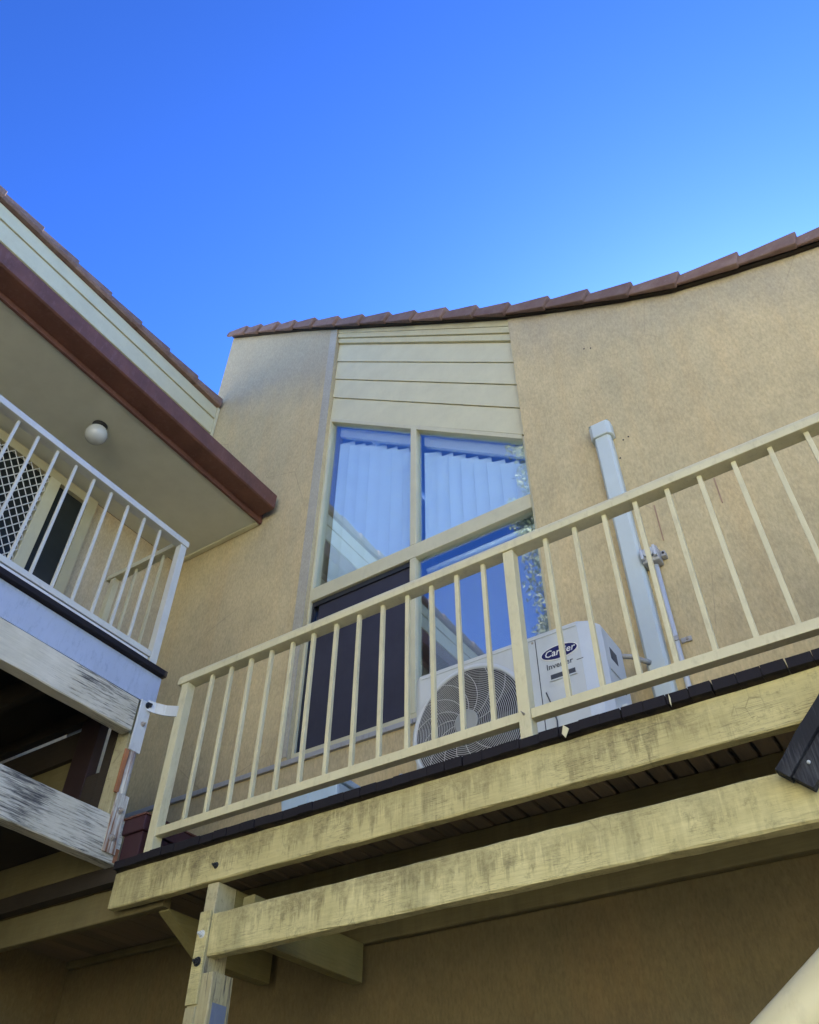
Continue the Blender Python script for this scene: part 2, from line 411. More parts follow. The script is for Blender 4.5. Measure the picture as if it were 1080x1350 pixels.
part('shaded_lower_wall', B(-4.965, 3.2, YW, WT, GZ-.1, 1.499), 'render_shaded', house, label='lower wall coloured dark brown for the shade below the deck')
# plain band beside the window
part('reveal_band', MB().prism([(-3.345, SILL), (WX0-.001, SILL), (WX0-.001, roof_z(-3.3)-.03), (-3.345, roof_z(-3.345)-.03)], 1, YW-.006, YW+.01), 'render_plain', house)
# grey drip flashing below the window, running on to the corner
part('sill_flashing', B(-4.86, -2.30, YW-.022, YW+.012, 2.362, 2.396), 'grey', house, .004)
part('sill_flashing', B(-2.298, WX1, YW-.02, YW+.012, 2.364, 2.394), 'grey', house, .004)
# weatherboards between window head and roof, laid to the rake
LZ = [7.0, 6.696, 6.407, 6.117, 5.80]
RZ = [5.523, 5.243, 4.957, 4.675, 4.372]
for i in range(4):
    mb = MB()
    x0, x1 = WX0+.002, WX1-.002
    zl0, zl1, zr0, zr1 = LZ[i+1]+.0025, LZ[i]-.0025, RZ[i+1]+.0025, RZ[i]-.0025
    ya, yb = YG-.030, YG-.020       # lower edge stands proud
    mb.hexa([(x0, ya, zl0), (x1, ya, zr0), (x1, YG+.02, zr0), (x0, YG+.02, zl0), (x0, yb, zl1), (x1, yb, zr1), (x1, YG+.02, zr1), (x0, YG+.02, zl1)])
    part('weatherboard', mb, 'board', house, .002)
mb = MB()
mb.hexa([(WX0, YG-.012, LZ[4]), (WX1, YG-.012, RZ[4]), (WX1, YG+.1, RZ[4]), (WX0, YG+.1, LZ[4]), (WX0, YG-.012, LZ[0]+.32), (WX1, YG-.012, RZ[0]+.36), (WX1, YG+.1, RZ[0]+.36), (WX0, YG+.1, LZ[0]+.32)])
part('sarking_panel', mb, 'acdark', house)
# stepped eave moulding under the tiles (three runs)
def raked(x0, x1, zl0, zl1, zr0, zr1, y0, y1):
    return MB().hexa([(x0, y0, zl0), (x1, y0, zr0), (x1, y1, zr0), (x0, y1, zl0), (x0, y0, zl1), (x1, y0, zr1), (x1, y1, zr1), (x0, y1, zl1)])
zt0, zt1 = roof_z(WX0), roof_z(WX1)
part('eave_moulding', raked(WX0+.002, WX1-.002, LZ[0], LZ[0]+.075, RZ[0], RZ[0]+.09, YG-.045, YG+.02), 'moulding', house, .004)
part('eave_moulding', raked(WX0+.002, WX1-.002, LZ[0]+.078, LZ[0]+.15, RZ[0]+.093, RZ[0]+.18, YG-.060, YG+.02), 'moulding', house, .004)
part('eave_moulding', raked(WX0+.002, WX1-.002, LZ[0]+.153, zt0+.0, RZ[0]+.183, zt1+.0, YG-.064, YG+.02), 'moulding', house, .004)

# window
FR = .045
win = part('window', MB().box(WX0+.001, WX0+.020, YG-.03, YG+.05, SILL, 5.79)
           .box(WX1-.030, WX1-.001, YG-.03, YG+.05, SILL, 4.37)
           .box(WX0+.02, WX1-.03, YG-.03, YG+.05, SILL, SILL+.035), 'cream', house)
part('head_frame', raked(WX0+.021, WX1-.031, 5.745, 5.792, 4.345, 4.392, YG-.032, YG+.05), 'cream', win, .003)
part('transom', B(WX0+.021, WX1-.031, YG-.034, YG+.05, 3.672, 3.795), 'cream', win, .006)
part('mullion', raked(-2.365, -2.312, 3.797, 5.09, 3.797, 5.05, YG-.033, YG+.05), 'cream', win, .004, label='upper mullion')
part('mullion', B(-2.365, -2.318, YG-.033, YG+.05, SILL+.036, 3.67), 'cream', win, .004, label='lower mullion')
def hz(x): return 5.79 + (4.372-5.79)*(x-WX0)/(-1.413-WX0)
def pane(x0, x1, z0, z1l, z1r, mat='glass', y=YG):
    return MB().hexa([(x0, y, z0), (x1, y, z0), (x1, y+.006, z0), (x0, y+.006, z0), (x0, y, z1l), (x1, y, z1r), (x1, y+.006, z1r), (x0, y+.006, z1l)])
part('pane', pane(WX0+.015, -2.36, 3.79, hz(WX0+.015)-.01, hz(-2.36)-.01), 'glass', win)
part('pane', pane(-2.318, WX1-.025, 3.79, hz(-2.318)-.01, hz(WX1-.025)-.01), 'glass', win)
part('pane', pane(-2.325, WX1-.025, SILL+.03, 3.675, 3.675), 'glass', win)
part('pane', pane(WX0+.015, -2.36, SILL+.03, 3.675, 3.675, y=YG+.02), 'glass', win)
part('insect_screen', MB().hexa([(WX0+.075, YG+.002, SILL+.036), (-2.367, YG+.002, SILL+.036), (-2.367, YG+.010, SILL+.036), (WX0+.075, YG+.010, SILL+.036),
                      (WX0+.075, YG+.002, 3.671), (-2.367, YG+.002, 3.671), (-2.367, YG+.010, 3.671), (WX0+.075, YG+.010, 3.671)]), 'mesh', win, label='dark insect screen')
part('screen_frame', MB().box(WX0+.021, WX0+.034, YG-.012, YG+.03, SILL+.036, 3.67).box(WX0+.034, -2.366, YG-.012, YG-.002, 3.63, 3.67), 'black', win)
# dim room behind
part('interior', raked(-3.9, -.9, 2.2, roof_z(-3.9)-.45, 2.2, roof_z(-.9)-.45, 6.4, 6.5).box(-3.95, -3.85, WT+.001, 6.4, 2.2, 7.2).box(-.95, -.85, WT+.001, 6.4, 2.2, 4.95)
     .box(-3.85, -.95, WT+.001, 6.4, 2.1, 2.2), 'room', house)
part('room_ceiling', raked(-3.95, -.85, roof_z(-3.95)-.42, roof_z(-3.95)-.34, roof_z(-.85)-.42, roof_z(-.85)-.34, WT+.001, 6.5), 'room', house)

# roof: sheet behind the verge and one verge tile after another
mb = MB()
rl = roofline
for (xa, za), (xb, zb) in zip(rl, rl[1:]):
    mb.hexa([(xa, YW+.02, za+.005), (xb, YW+.02, zb+.005), (xb, 9, zb+.005), (xa, 9, za+.005), (xa, YW+.02, za+.06), (xb, YW+.02, zb+.06), (xb, 9, zb+.06), (xa, 9, za+.06)])
part('roof', mb, 'tile', house)
brk = [-4.99, -4.70, -4.456, -4.167, -3.89, -3.59, -3.258, -2.93, -2.607, -2.307, -1.98, -1.678, -1.385, -1.051, -.745, -.428, -.107, .284, .63, 1.0, 1.36, 1.72, 2.08, 2.44, 2.8, 3.2]
YT0, YT1 = YW-.075, YW+.20
for i in range(len(brk)-1):
    xa, xb = brk[i]-.035, brk[i+1]
    za, zb = roof_z(max(brk[i], -4.965)), roof_z(xb)
    d = Vector((brk[i+1]-brk[i], 0, zb-za)).normalized(); n = Vector((-d.z, 0, d.x))
    if n.z < 0: n = -n
    L = math.hypot(xb-brk[i], zb-za)
    a = Vector((brk[i], 0, za)) - d*.05; b = Vector((xb, 0, zb)) + d*.012
    lo_a, lo_b = .000, -.016
    h_a, h_b = .086, .110              # tail (down-slope) end is thicker: it laps the next tile
    rj = random.uniform(-.006, .006)
    def pt(p, k, y): q = p + n*(k+rj); return (q.x, y, q.z)
    mb = MB().hexa([pt(a, lo_a, YT0+.012), pt(b, lo_b, YT0-.022), pt(b, lo_b, YT0+.03), pt(a, lo_a, YT0+.03),
                    pt(a, h_a, YT0+.012), pt(b, h_b, YT0-.022), pt(b, h_b, YT0+.03), pt(a, h_a, YT0+.03)])
    mb.hexa([pt(a, h_a-.03, YT0+.03), pt(b, h_b-.03, YT0+.03), pt(b, h_b-.03, YT1), pt(a, h_a-.03, YT1),
             pt(a, h_a, YT0+.03), pt(b, h_b, YT0+.03), pt(b, h_b, YT1), pt(a, h_a, YT1)])
    part('roof_tile', mb, 'tile', house, .012 if i else .02)
# dark strip painting in the thin shade under the verge tiles
mb = MB()
for (xa, za), (xb, zb) in zip(rl, rl[1:-1]):
    mb.hexa([(xa, YW-.03, za+.006), (xb, YW-.03, zb+.006), (xb, YW-.001, zb+.006), (xa, YW-.001, za+.006), (xa, YW-.03, za+.03), (xb, YW-.03, zb+.03), (xb, YW-.001, zb+.03), (xa, YW-.001, za+.03)])
part('verge_shadow_strip', mb, 'darkwood', house)
# plugs left in the wall
for (x, z) in ((-.737, 3.862), (-.784, 3.721), (-.702, 3.87), (-.837, 4.929), (-.79, 4.9)):
    part('wall_plug', MB().disc((x, z), .0055, YW-.003, YW+.01, 10), 'acdark', house)
for (x, z, l) in ((-.667, 3.20, .22), (-.315, 3.22, .14)):
    mb = MB(); mb.hexa([(x-.006, YW-.003, z-l), (x+.001, YW-.003, z-l), (x+.001, YW+.004, z-l), (x-.006, YW+.004, z-l), (x-.004, YW-.002, z+.05), (x+.004, YW-.002, z+.05), (x+.004, YW+.004, z+.05), (x-.004, YW+.004, z+.05)])
    part('rust_runner', mb, 'rust', house)

# ------------------------------------------------------------------ vertical blinds
def blind(label, x0, x1, n, seed):
    rnd = random.Random(seed)
    t = thing('vertical_blind', label, 'blind', ((x0+x1)/2, YG+.17, 3.8), 'vertical blinds in the upper panes')
    part('headrail', raked(x0, x1, hz(x0)-.135, hz(x0)-.018, hz(x1)-.135, hz(x1)-.018, YG+.07, YG+.11), 'white', t, .004)
    p = (x1-x0)/n; wd = p*1.28
    for i in range(n):
        cx = x0 + p*(i+.5); a = rad(rnd.uniform(10, 24)); s = rnd.uniform(-.01, .01)
        dx, dy = math.cos(a)*wd/2, math.sin(a)*wd/2
        zt = hz(cx)-.165+s
        m = MB(); k = 5
        for j in range(k):
            u = (j/(k-1)-.5)*2; cv = .008*(1-u*u)
            m.v += [(cx+dx*u-cv*math.sin(a), YG+.115+dy*u+cv*math.cos(a), 3.90), (cx+dx*u-cv*math.sin(a), YG+.115+dy*u+cv*math.cos(a), zt)]
        for j in range(k-1): m.f.append((2*j, 2*j+2, 2*j+3, 2*j+1))
        o = part('slat', m, 'blind', t, smooth=True)
    return t
blind('white vertical blind slats hanging behind the upper left window pane', WX0+.055, -2.385, 7, 1)
blind('white vertical blind slats hanging behind the upper right window pane', -2.30, WX1-.05, 8, 2)

rb = thing('added_roller_blind', 'grey blue roller blind added behind the lower right window pane to lighten its reflection', 'blind', (-1.85, YG+.1, 3.0))  # added blind, lifts the dark blue reflection of this pane
mb = MB(); kk = 14
for i in range(kk+1):
    x_ = -2.30+(.875)*i/kk
    for z_ in (2.50, 3.60): mb.v.append((x_, YG+.10+.004*math.sin(i*1.7), z_))
for i in range(kk): mb.f.append((2*i, 2*i+2, 2*i+3, 2*i+1))
part('reflection_sheet', mb, 'reflection_tone', rb, smooth=True)
part('roller', MB().tube([(-2.30, YG+.10, 3.625), (-1.425, YG+.10, 3.625)], .022, 10), 'blind', rb, smooth=True)
part('hem_bar', B(-2.30, -1.425, YG+.094, YG+.106, 2.475, 2.50), 'blind', rb)

# ------------------------------------------------------------------ left wing
XW = -4.87     # wing wall face
wing = thing('house_wing', 'left side wing with brown gutter, pale boards and brown ridge tiles above a balcony', 'house', (XW, 0, GZ))
Y0 = -5.0
mb = MB()
mb.box(XW-.25, XW, Y0, 3.497, 1.50, 4.765)
part('shaded_lower_wall', B(XW-.25, XW, Y0, 3.497, GZ-.1, 1.499), 'render_shaded', wing)  # wing wall below deck level, shade put into its colour too
part('back_wall', mb, 'wingwall', wing)
part('upper_wall', B(XW-.25, XW-.012, Y0, 3.497, 4.80, 6.98), 'darkwood', wing)
# boards above the gutter
bz = [5.60, 5.83, 6.06, 6.30, 6.545, 6.79, 6.985]
for z0, z1 in zip(bz, bz[1:]):
    mb = MB().hexa([(XW-.012, Y0, z0+.004), (XW+.018, Y0, z0+.004), (XW+.018, 3.46, z0+.004), (XW-.012, 3.46, z0+.004),
                    (XW-.012, Y0, z1-.004), (XW+.004, Y0, z1-.004), (XW+.004, 3.46, z1-.004), (XW-.012, 3.46, z1-.004)])
    part('weatherboard', mb, 'board', wing, .002)
part('corner_stop', B(XW-.01, XW+.022, 3.462, 3.494, 5.4, 6.985), 'board', wing, .003)
# ridge capping tiles
ys = [3.47, 3.095, 2.679, 2.29, 1.893, 1.483, 1.078, .672, .26, -.15, -.56, -.97, -1.38, -1.79, -2.2, -2.6, -3.0]
for i in range(len(ys)-1):
    b, a = ys[i], ys[i+1]
    # laps towards +y: tail end (b) thicker
    def sec(t, y): return [(XW-.20, y, 6.985), (XW+.045, y, 6.992), (XW+.062+t*.3, y, 7.02), (XW+.050+t*.4, y, 7.10+t), (XW-.06, y, 7.135+t), (XW-.20, y, 7.10+t)]
    mb = MB(); A = sec(-.016, a-.04); Bq = sec(.012, b)
    mb.v = A + Bq; nn = 6
    mb.f = [tuple(range(nn-1, -1, -1)), tuple(range(nn, 2*nn))] + [(k, (k+1) % nn, nn+(k+1) % nn, nn+k) for k in range(nn)]
    part('ridge_tile', mb, 'tile', wing, .006)
# soffit, fascia, gutter and lean-to roof over the balcony
part('soffit', B(XW+.001, -3.887, Y0, 3.494, 4.768, 4.780), 'soffit', wing)
part('soffit_bead', B(XW+.002, -3.89, 3.455, 3.493, 4.745, 4.767), 'cream', wing, .003)
part('fascia', B(-3.886, -3.862, Y0, 3.494, 4.748, 4.905), 'brown', wing, .003)
mb = MB().prism([(-3.861, 4.792), (-3.700, 4.792), (-3.684, 4.800), (-3.678, 4.945), (-3.700, 4.965), (-3.708, 4.945), (-3.716, 4.825), (-3.861, 4.812)], 1, Y0, 3.44)
part('gutter', mb, 'brown', wing, .003)
part('gutter_end', MB().prism([(-3.858, 4.795), (-3.702, 4.795), (-3.687, 4.803), (-3.681, 4.945), (-3.705, 4.962), (-3.858, 4.955)], 1, 3.441, 3.447), 'brown', wing)
mb = MB().hexa([(XW+.02, Y0, 5.55), (-3.74, Y0, 4.93), (-3.74, 3.45, 4.93), (XW+.02, 3.45, 5.55), (XW+.02, Y0, 5.6), (-3.74, Y0, 4.95), (-3.74, 3.45, 4.95), (XW+.02, 3.45, 5.6)])
part('lean_to_roof', mb, 'tile', wing)

# sliding door with security grille on the wing wall
door = part('sliding_door', MB().box(XW+.001, XW+.05, 1.10, 1.15, 2.62, 4.70).box(XW+.001, XW+.05, 2.46, 2.545, 2.62, 4.74)
            .box(XW+.001, XW+.05, 1.15, 2.46, 4.655, 4.74).box(XW+.001, XW+.05, 1.15, 2.46, 2.60, 2.66), 'doorframe', wing)
part('door_stile', B(XW+.004, XW+.058, 2.095, 2.19, 2.662, 4.653), 'cream', door, .004)
part('door_glass', B(XW+.002, XW+.012, 1.151, 2.459, 2.661, 4.654), 'doorglass', door)
mb = MB()
gy0, gy1, gz0, gz1 = 1.20, 2.094, 2.68, 4.652
sp = .075
for sgn in (1, -1):
    k = -40
    while k < 60:
        # line z = gz0 + sgn*1.35*(y-gy0) + k*sp*1.35
        pts = []
        for y in (gy0, gy1): pts.append((y, gz0 + sgn*1.35*(y-gy0) + k*sp*1.35))
        (ya, za), (yb, zb) = pts
        def clip(ya, za, yb, zb):
            t0, t1 = 0, 1; dz = zb-za
            for lim, s_ in ((gz0, 1), (gz1, -1)):
                f0, f1 = s_*(za-lim), s_*(zb-lim)
                if f0 < 0 and f1 < 0: return None
                if f0 < 0: t0 = max(t0, f0/(f0-f1))
                elif f1 < 0: t1 = min(t1, f0/(f0-f1))
            if t1-t0 < .02: return None
            return (ya+(yb-ya)*t0, za+dz*t0, ya+(yb-ya)*t1, za+dz*t1)
        c = clip(ya, za, yb, zb)
        if c: mb.tube([(XW+.045+.004*sgn, c[0], c[1]), (XW+.045+.004*sgn, c[2], c[3])], .0045, 4)
        k += 1
part('security_grille', mb, 'grille', door)

# globe light on the soffit
gl = thing('ceiling_light', 'round white globe light fixed to the balcony soffit', 'light', (-4.19, 2.0, 4.768))
part('base', MB().prism([(-4.19+.058*math.cos(i*math.pi/12), 2.0+.058*math.sin(i*math.pi/12)) for i in range(24)], 2, 4.735, 4.767), 'black', gl, .003)
part('globe', MB().sphere((-4.19, 2.0, 4.665), .083, 28, 18), 'globe', gl, smooth=True)

# ------------------------------------------------------------------ left balcony
bal = thing('balcony', 'timber balcony under the brown gutter with blue fascia board and flaking white beams', 'balcony', (-3.6, 0, GZ))
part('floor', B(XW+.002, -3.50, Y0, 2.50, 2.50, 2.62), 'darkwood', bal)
part('floor_edging', MB().timber(1, Y0, 2.605, -3.52, -3.445, 2.597, 2.635, .0012), 'deck', bal)
part('edge_beading', B(-3.512, -3.456, Y0, 2.45, 2.6355, 2.655), 'grille', bal)
part('fascia_board', B(-3.512, -3.48, Y0, 2.60, 2.405, 2.596), 'blue', bal, .002, label='pale blue fascia board')
part('return_board', B(-4.2, -3.513, 2.565, 2.60, 2.42, 2.596), 'blue', bal, .002)
part('beam', MB().timber(1, Y0, 2.478, -3.548, -3.470, 2.200, 2.398, .003, .006), 'timber_white', bal, label='upper white beam with flaking paint')
part('beam', MB().timber(1, Y0, 2.600, -3.552, -3.472, 1.523, 1.746, .003, .006), 'timber_white2', bal, label='lower white beam with grey weathered patch')
# corner post with its plates and bolts
post = part('corner_post', MB().box(-3.60, -3.502, 2.498, 2.572, 1.75, 2.40), 'timber_post', bal, .004)
part('post_tube', MB().tube([(-3.494, 2.538, 1.75), (-3.494, 2.538, 2.12)], .026, 12), 'steel', post, smooth=True)
part('rusted_strap', B(-3.486, -3.474, 2.482, 2.508, 1.862, 2.103), 'rustiron', post, .002, label='orange rusted strap')
part('rust_bloom', B(-3.4712, -3.4703, 2.574, 2.599, 1.53, 1.60), 'rustiron', post)
p1 = part('bracket_plate', B(-3.479, -3.468, 2.496, 2.572, 2.105, 2.408), 'zinc', post, .003)
p2 = part('bracket_plate', B(-3.471, -3.460, 2.494, 2.572, 1.562, 1.86), 'steel', post, .003)
def bolt(x, y, z, ax, r, par, mat='bolt'):
    mb = MB(); hexp = [(r*math.cos(i*math.pi/3+.3), r*math.sin(i*math.pi/3+.3)) for i in range(6)]
    rnd = [(1.45*r*math.cos(i*math.pi/8), 1.45*r*math.sin(i*math.pi/8)) for i in range(16)]
    if ax == 0:
        mb.prism([(y+a, z+b) for a, b in rnd], 0, x-.002, x+.0025); mb.prism([(y+a, z+b) for a, b in hexp], 0, x+.0026, x+.014)
        mb.prism([(y+a*.5, z+b*.5) for a, b in hexp], 0, x+.0141, x+.026)
    else:
        mb.prism([(x+a, z+b) for a, b in rnd], 1, y-.0025, y+.002); mb.prism([(x+a, z+b) for a, b in hexp], 1, y-.014, y-.0026)
        mb.prism([(x+a*.5, z+b*.5) for a, b in hexp], 1, y-.026, y-.0141)
    return part('bolt', mb, mat, par)
bolt(-3.468, 2.542, 2.27, 0, .010, post)
bolt(-3.460, 2.535, 1.775, 0, .013, post); bolt(-3.460, 2.528, 1.635, 0, .013, post)
# strap over to the deck railing
mb = MB().hexa([(-3.466, 2.548, 2.345), (-3.466, 2.548, 2.415), (-3.462, 2.548, 2.415), (-3.462, 2.548, 2.345), (-3.42, 2.60, 2.345), (-3.42, 2.60, 2.41), (-3.416, 2.60, 2.41), (-3.416, 2.60, 2.345)])
st = [(-3.462, 2.535, 2.386), (-3.44, 2.575, 2.380), (-3.37, 2.597, 2.352), (-3.30, 2.600, 2.328), (-3.272, 2.60, 2.318)]
mb = MB(); 
for x, y, z in st: mb.v += [(x, y, z-.032), (x, y, z+.032), (x-.002, y+.006, z+.032), (x-.002, y+.006, z-.032)]
for i in range(len(st)-1):
    for j in range(4):
        mb.f.append((4*i+j, 4*i+(j+1) % 4, 4*i+4+(j+1) % 4, 4*i+4+j))
mb.f += [(3, 2, 1, 0), tuple(4*(len(st)-1)+j for j in range(4))]
sp_ = part('tie_strap', mb, 'zinc', bal)
bolt(-3.459, 2.543, 2.384, 0, .014, sp_, 'black')
# dark members below the floor
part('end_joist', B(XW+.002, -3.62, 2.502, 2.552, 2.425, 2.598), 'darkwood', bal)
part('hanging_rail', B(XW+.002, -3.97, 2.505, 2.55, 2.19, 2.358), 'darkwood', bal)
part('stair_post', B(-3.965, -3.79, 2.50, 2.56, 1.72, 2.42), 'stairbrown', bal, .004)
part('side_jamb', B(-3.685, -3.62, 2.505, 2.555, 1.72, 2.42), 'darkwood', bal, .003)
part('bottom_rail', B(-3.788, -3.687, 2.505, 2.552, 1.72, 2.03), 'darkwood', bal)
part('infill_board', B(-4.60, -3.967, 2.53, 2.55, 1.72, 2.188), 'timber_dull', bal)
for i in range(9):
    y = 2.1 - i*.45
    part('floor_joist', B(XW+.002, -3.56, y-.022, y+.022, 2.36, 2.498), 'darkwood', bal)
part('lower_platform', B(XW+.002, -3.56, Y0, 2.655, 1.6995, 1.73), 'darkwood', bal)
part('support_joist', MB().timber(0, XW+.003, -3.556, 2.600, 2.650, 1.530, 1.698, .0015), 'timber_dull', bal)
part('support_joist', MB().timber(0, XW+.003, -3.556, 1.78, 1.83, 1.530, 1.698, .0015), 'timber_dull', bal)
part('support_joist', MB().timber(0, XW+.003, -3.556, .96, 1.01, 1.530, 1.698, .0015), 'timber_dull', bal)

# ------------------------------------------------------------------ railings
def rail_profile(w_, h):
    """flat bottom, rounded top: (across, z)"""
    p = [(-w_/2, 0), (w_/2, 0)]
    for i in range(7):
        t = math.pi*i/6; p.append((w_/2*math.cos(t), h*.45+h*.55*math.sin(t)))
    return p
# left balcony railing
lr = thing('balcony_railing', 'pale upright-bar railing along the left balcony edge with a short return', 'railing', (-3.5, 2.5, 2.636))
XR = -3.52
part('top_rail', MB().prism([(XR+a, 3.592+z) for a, z in rail_profile(.066, .066)], 1, Y0, 2.555), 'wrail', lr, .004)
part('bottom_rail', B(XR-.02, XR+.02, Y0, 2.496, 2.700, 2.738), 'wrail', lr, .003)
part('end_post', B(XR-.025, XR+.025, 2.498, 2.548, 2.637, 3.591), 'wrail', lr, .003)
b0 = None; y = 2.329
while y > Y0+.1:
    if b0 is None: b0 = part('baluster', B(XR-.008, XR+.008, y-.008, y+.008, 2.739, 3.591), 'wrail', lr, .002); yb0 = y
    else: again(b0, (0, y-yb0, 0))
    y -= .1375
again(b0, (0, 2.43-yb0, 0)) if False else None
# side return
part('return_top_rail', MB().prism([(2.525+a, 3.600+z) for a, z in rail_profile(.06, .06)], 0, -4.235, -3.555), 'rail', lr, .004)
part('return_bottom_rail', B(-4.19, -3.547, 2.508, 2.545, 2.70, 2.736), 'rail', lr, .003)
part('return_post', B(-4.19, -4.145, 2.503, 2.548, 2.637, 3.599), 'rail', lr, .003)
b1 = part('return_baluster', B(-3.70, -3.684, 2.518, 2.534, 2.737, 3.599), 'rail', lr, .002)
for d in (-.13, -.26, -.37): again(b1, (d, 0, 0))

# deck railing
YR = 2.63
dr = thing('deck_railing', 'long cream upright-bar railing along the front edge of the deck', 'railing', (-1.2, YR, 1.525))
part('top_rail', MB().prism([(YR+a, 2.495+z) for a, z in rail_profile(.074, .072)], 0, -3.318, 1.6), 'rail', dr, .005)
part('bottom_rail', B(-3.245, -1.222, YR-.022, YR+.022, 1.622, 1.664), 'rail', dr, .003, label='left length of bottom rail')
part('bottom_rail', B(-1.168, 1.6, YR-.022, YR+.022, 1.622, 1.664), 'rail', dr, .003, label='right length of bottom rail')
part('post', B(-3.290, -3.237, YR-.027, YR+.027, 1.528, 2.494), 'rail', dr, .003)
part('post', B(-1.221, -1.169, YR-.027, YR+.027, 1.528, 2.494), 'rail', dr, .003)
xsb = [-3.075, -2.931, -2.787, -2.643, -2.499, -2.355, -2.205, -2.060, -1.915, -1.767, -1.628, -1.485, -1.340, -1.010, -.868, -.722, -.577, -.432, -.289, -.144, .003, .149, .295, .44, .585, .73, .875, 1.02, 1.165, 1.31]
bb = part('baluster', B(xsb[0]-.010, xsb[0]+.010, YR-.010, YR+.010, 1.665, 2.494), 'rail', dr, .002)
for x in xsb[1:]:
    c_ = again(bb, (x-xsb[0], random.uniform(-.002, .002), 0)); c_.rotation_euler = (random.uniform(-.003, .003), random.uniform(-.004, .004), random.uniform(-.06, .06))
bolt(-1.196, YR-.027, 1.645, 1, .004, dr)

# ------------------------------------------------------------------ deck
deck = thing('deck', 'raised timber deck with yellowed cream beams below and black board ends', 'deck', (-2.74, 2.66, GZ))
part('fascia_beam', MB().timber(0, -3.435, 1.6, 2.588, 2.636, 1.310, 1.478, .002, .005, 48), 'timber_cream', deck, label='upper cream edge beam with mildew drips')
part('bearer_beam', MB().timber(0, -2.733, 1.6, 2.597, 2.655, 1.008, 1.176, .0022, .006, 46), 'timber_cream2', deck, label='lower cream beam with green staining')
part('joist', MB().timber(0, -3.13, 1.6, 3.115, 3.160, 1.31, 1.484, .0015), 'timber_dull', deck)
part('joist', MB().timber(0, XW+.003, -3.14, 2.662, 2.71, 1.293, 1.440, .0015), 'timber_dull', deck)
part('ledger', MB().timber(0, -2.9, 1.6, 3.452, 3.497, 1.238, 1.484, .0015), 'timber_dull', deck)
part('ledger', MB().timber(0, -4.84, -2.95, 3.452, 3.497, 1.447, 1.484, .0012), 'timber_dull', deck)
# posts and cross bearers
pp = part('post', MB().timber(2, GZ, .945, -2.800, -2.680, 2.600, 2.722, .002, .004)
          .timber(2, .946, 1.306, -2.800, -2.736, 2.602, 2.722, .002, .004), 'timber_post', deck)
part('post_plate', MB().timber(2, .835, 1.187, -2.801, -2.738, 2.588, 2.5985, .0008, .002), 'timber_cream2', pp)
part('bare_patch', B(-2.6795, -2.677, 2.620, 2.700, -.4, .838), 'bluegrey', pp)
part('cover_strip', B(-2.795, -2.742, 2.590, 2.5995, .55, .826), 'timber_post', pp)
bolt(-2.768, 2.588, 1.095, 1, .011, pp, 'zinc'); bolt(-2.768, 2.588, .99, 1, .013, pp, 'black'); bolt(-2.772, 2.589, .70, 1, .012, pp, 'bolt')
bolt(-2.752, 2.588, 1.375, 1, .010, deck, 'black')
part('gap_filler', B(XW+.003, -3.45, 2.60, 2.658, 1.445, 1.528), 'darkwood', deck)  # dark filler added to block sky light leaking through the gap
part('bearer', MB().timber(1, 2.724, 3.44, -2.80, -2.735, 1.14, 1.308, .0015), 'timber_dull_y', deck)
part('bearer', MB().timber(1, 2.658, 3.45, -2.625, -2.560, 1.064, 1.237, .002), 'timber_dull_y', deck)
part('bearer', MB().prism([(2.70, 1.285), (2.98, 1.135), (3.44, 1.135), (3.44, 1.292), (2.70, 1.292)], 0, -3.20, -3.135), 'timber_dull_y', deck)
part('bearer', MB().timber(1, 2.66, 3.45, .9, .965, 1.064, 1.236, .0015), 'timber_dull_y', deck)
part('post', MB().timber(2, GZ, 1.0, .87, .99, 2.66, 2.78, .002, .004), 'timber_post', deck)
# deck boards, laid across
x = -4.84; pitch = .0825
while x < 1.55:
    gap = random.choice((.001, .0012, .0015, .002, .005)); ye = 2.560+random.uniform(-.003, .004)
    dz = random.uniform(-.002, .002)
    if x < -3.45: ye = 2.66
    g2 = random.uniform(.006, .012); xe = x+pitch-gap; ch = .012
    xg = xe-random.choice((.006, .008, .009, .014))
    m_ = MB().prism([(x+g2*.5, 1.487+dz), (xg-g2*.5, 1.487+dz), (xg, 1.487+ch+dz), (xg, 1.512+dz), (xe-.0006, 1.514+dz), (xe-.0006, 1.524+dz), (x, 1.524+dz), (x, 1.487+ch+dz)], 1, 2.605, 3.49) if x > -3.45 else MB().box(x, xe, ye, 3.49, 1.487, 1.524)
    if x > -3.45: m_.box(x+.0003, xe-random.uniform(0, .0012), ye, 2.605, 1.485+dz+random.uniform(-.002, .002), 1.5238+dz)
    part('deck_board', m_, 'deck', deck)
    x += pitch
# torn paint flakes on the board ends
for x, l in ((-1.03, .030), (-.62, .006)):
    part('paint_flake', MB().hexa([(x, 2.552, 1.488), (x+l*.4, 2.552, 1.468), (x+l*.4, 2.555, 1.468), (x, 2.555, 1.488), (x+l*.3, 2.552, 1.52), (x+l, 2.552, 1.50), (x+l, 2.555, 1.50), (x+l*.3, 2.555, 1.52)]), 'rail', deck)

# maroon box behind the end of the railing
mx = thing('boxed_beam', 'maroon painted boxed timber standing on the deck beside the white corner post', 'box', (-3.38, 2.8, 1.527))
part('box_body', B(-3.46, -3.325, 2.60, 2.955, 1.53, 1.665), 'maroon', mx, .003)
part('box_lip', B(-3.468, -3.312, 2.585, 2.965, 1.666, 1.742), 'maroon', mx, .006)
part('box_cap', B(-3.472, -3.306, 2.58, 2.97, 1.743, 1.752), 'brown', mx, .002)

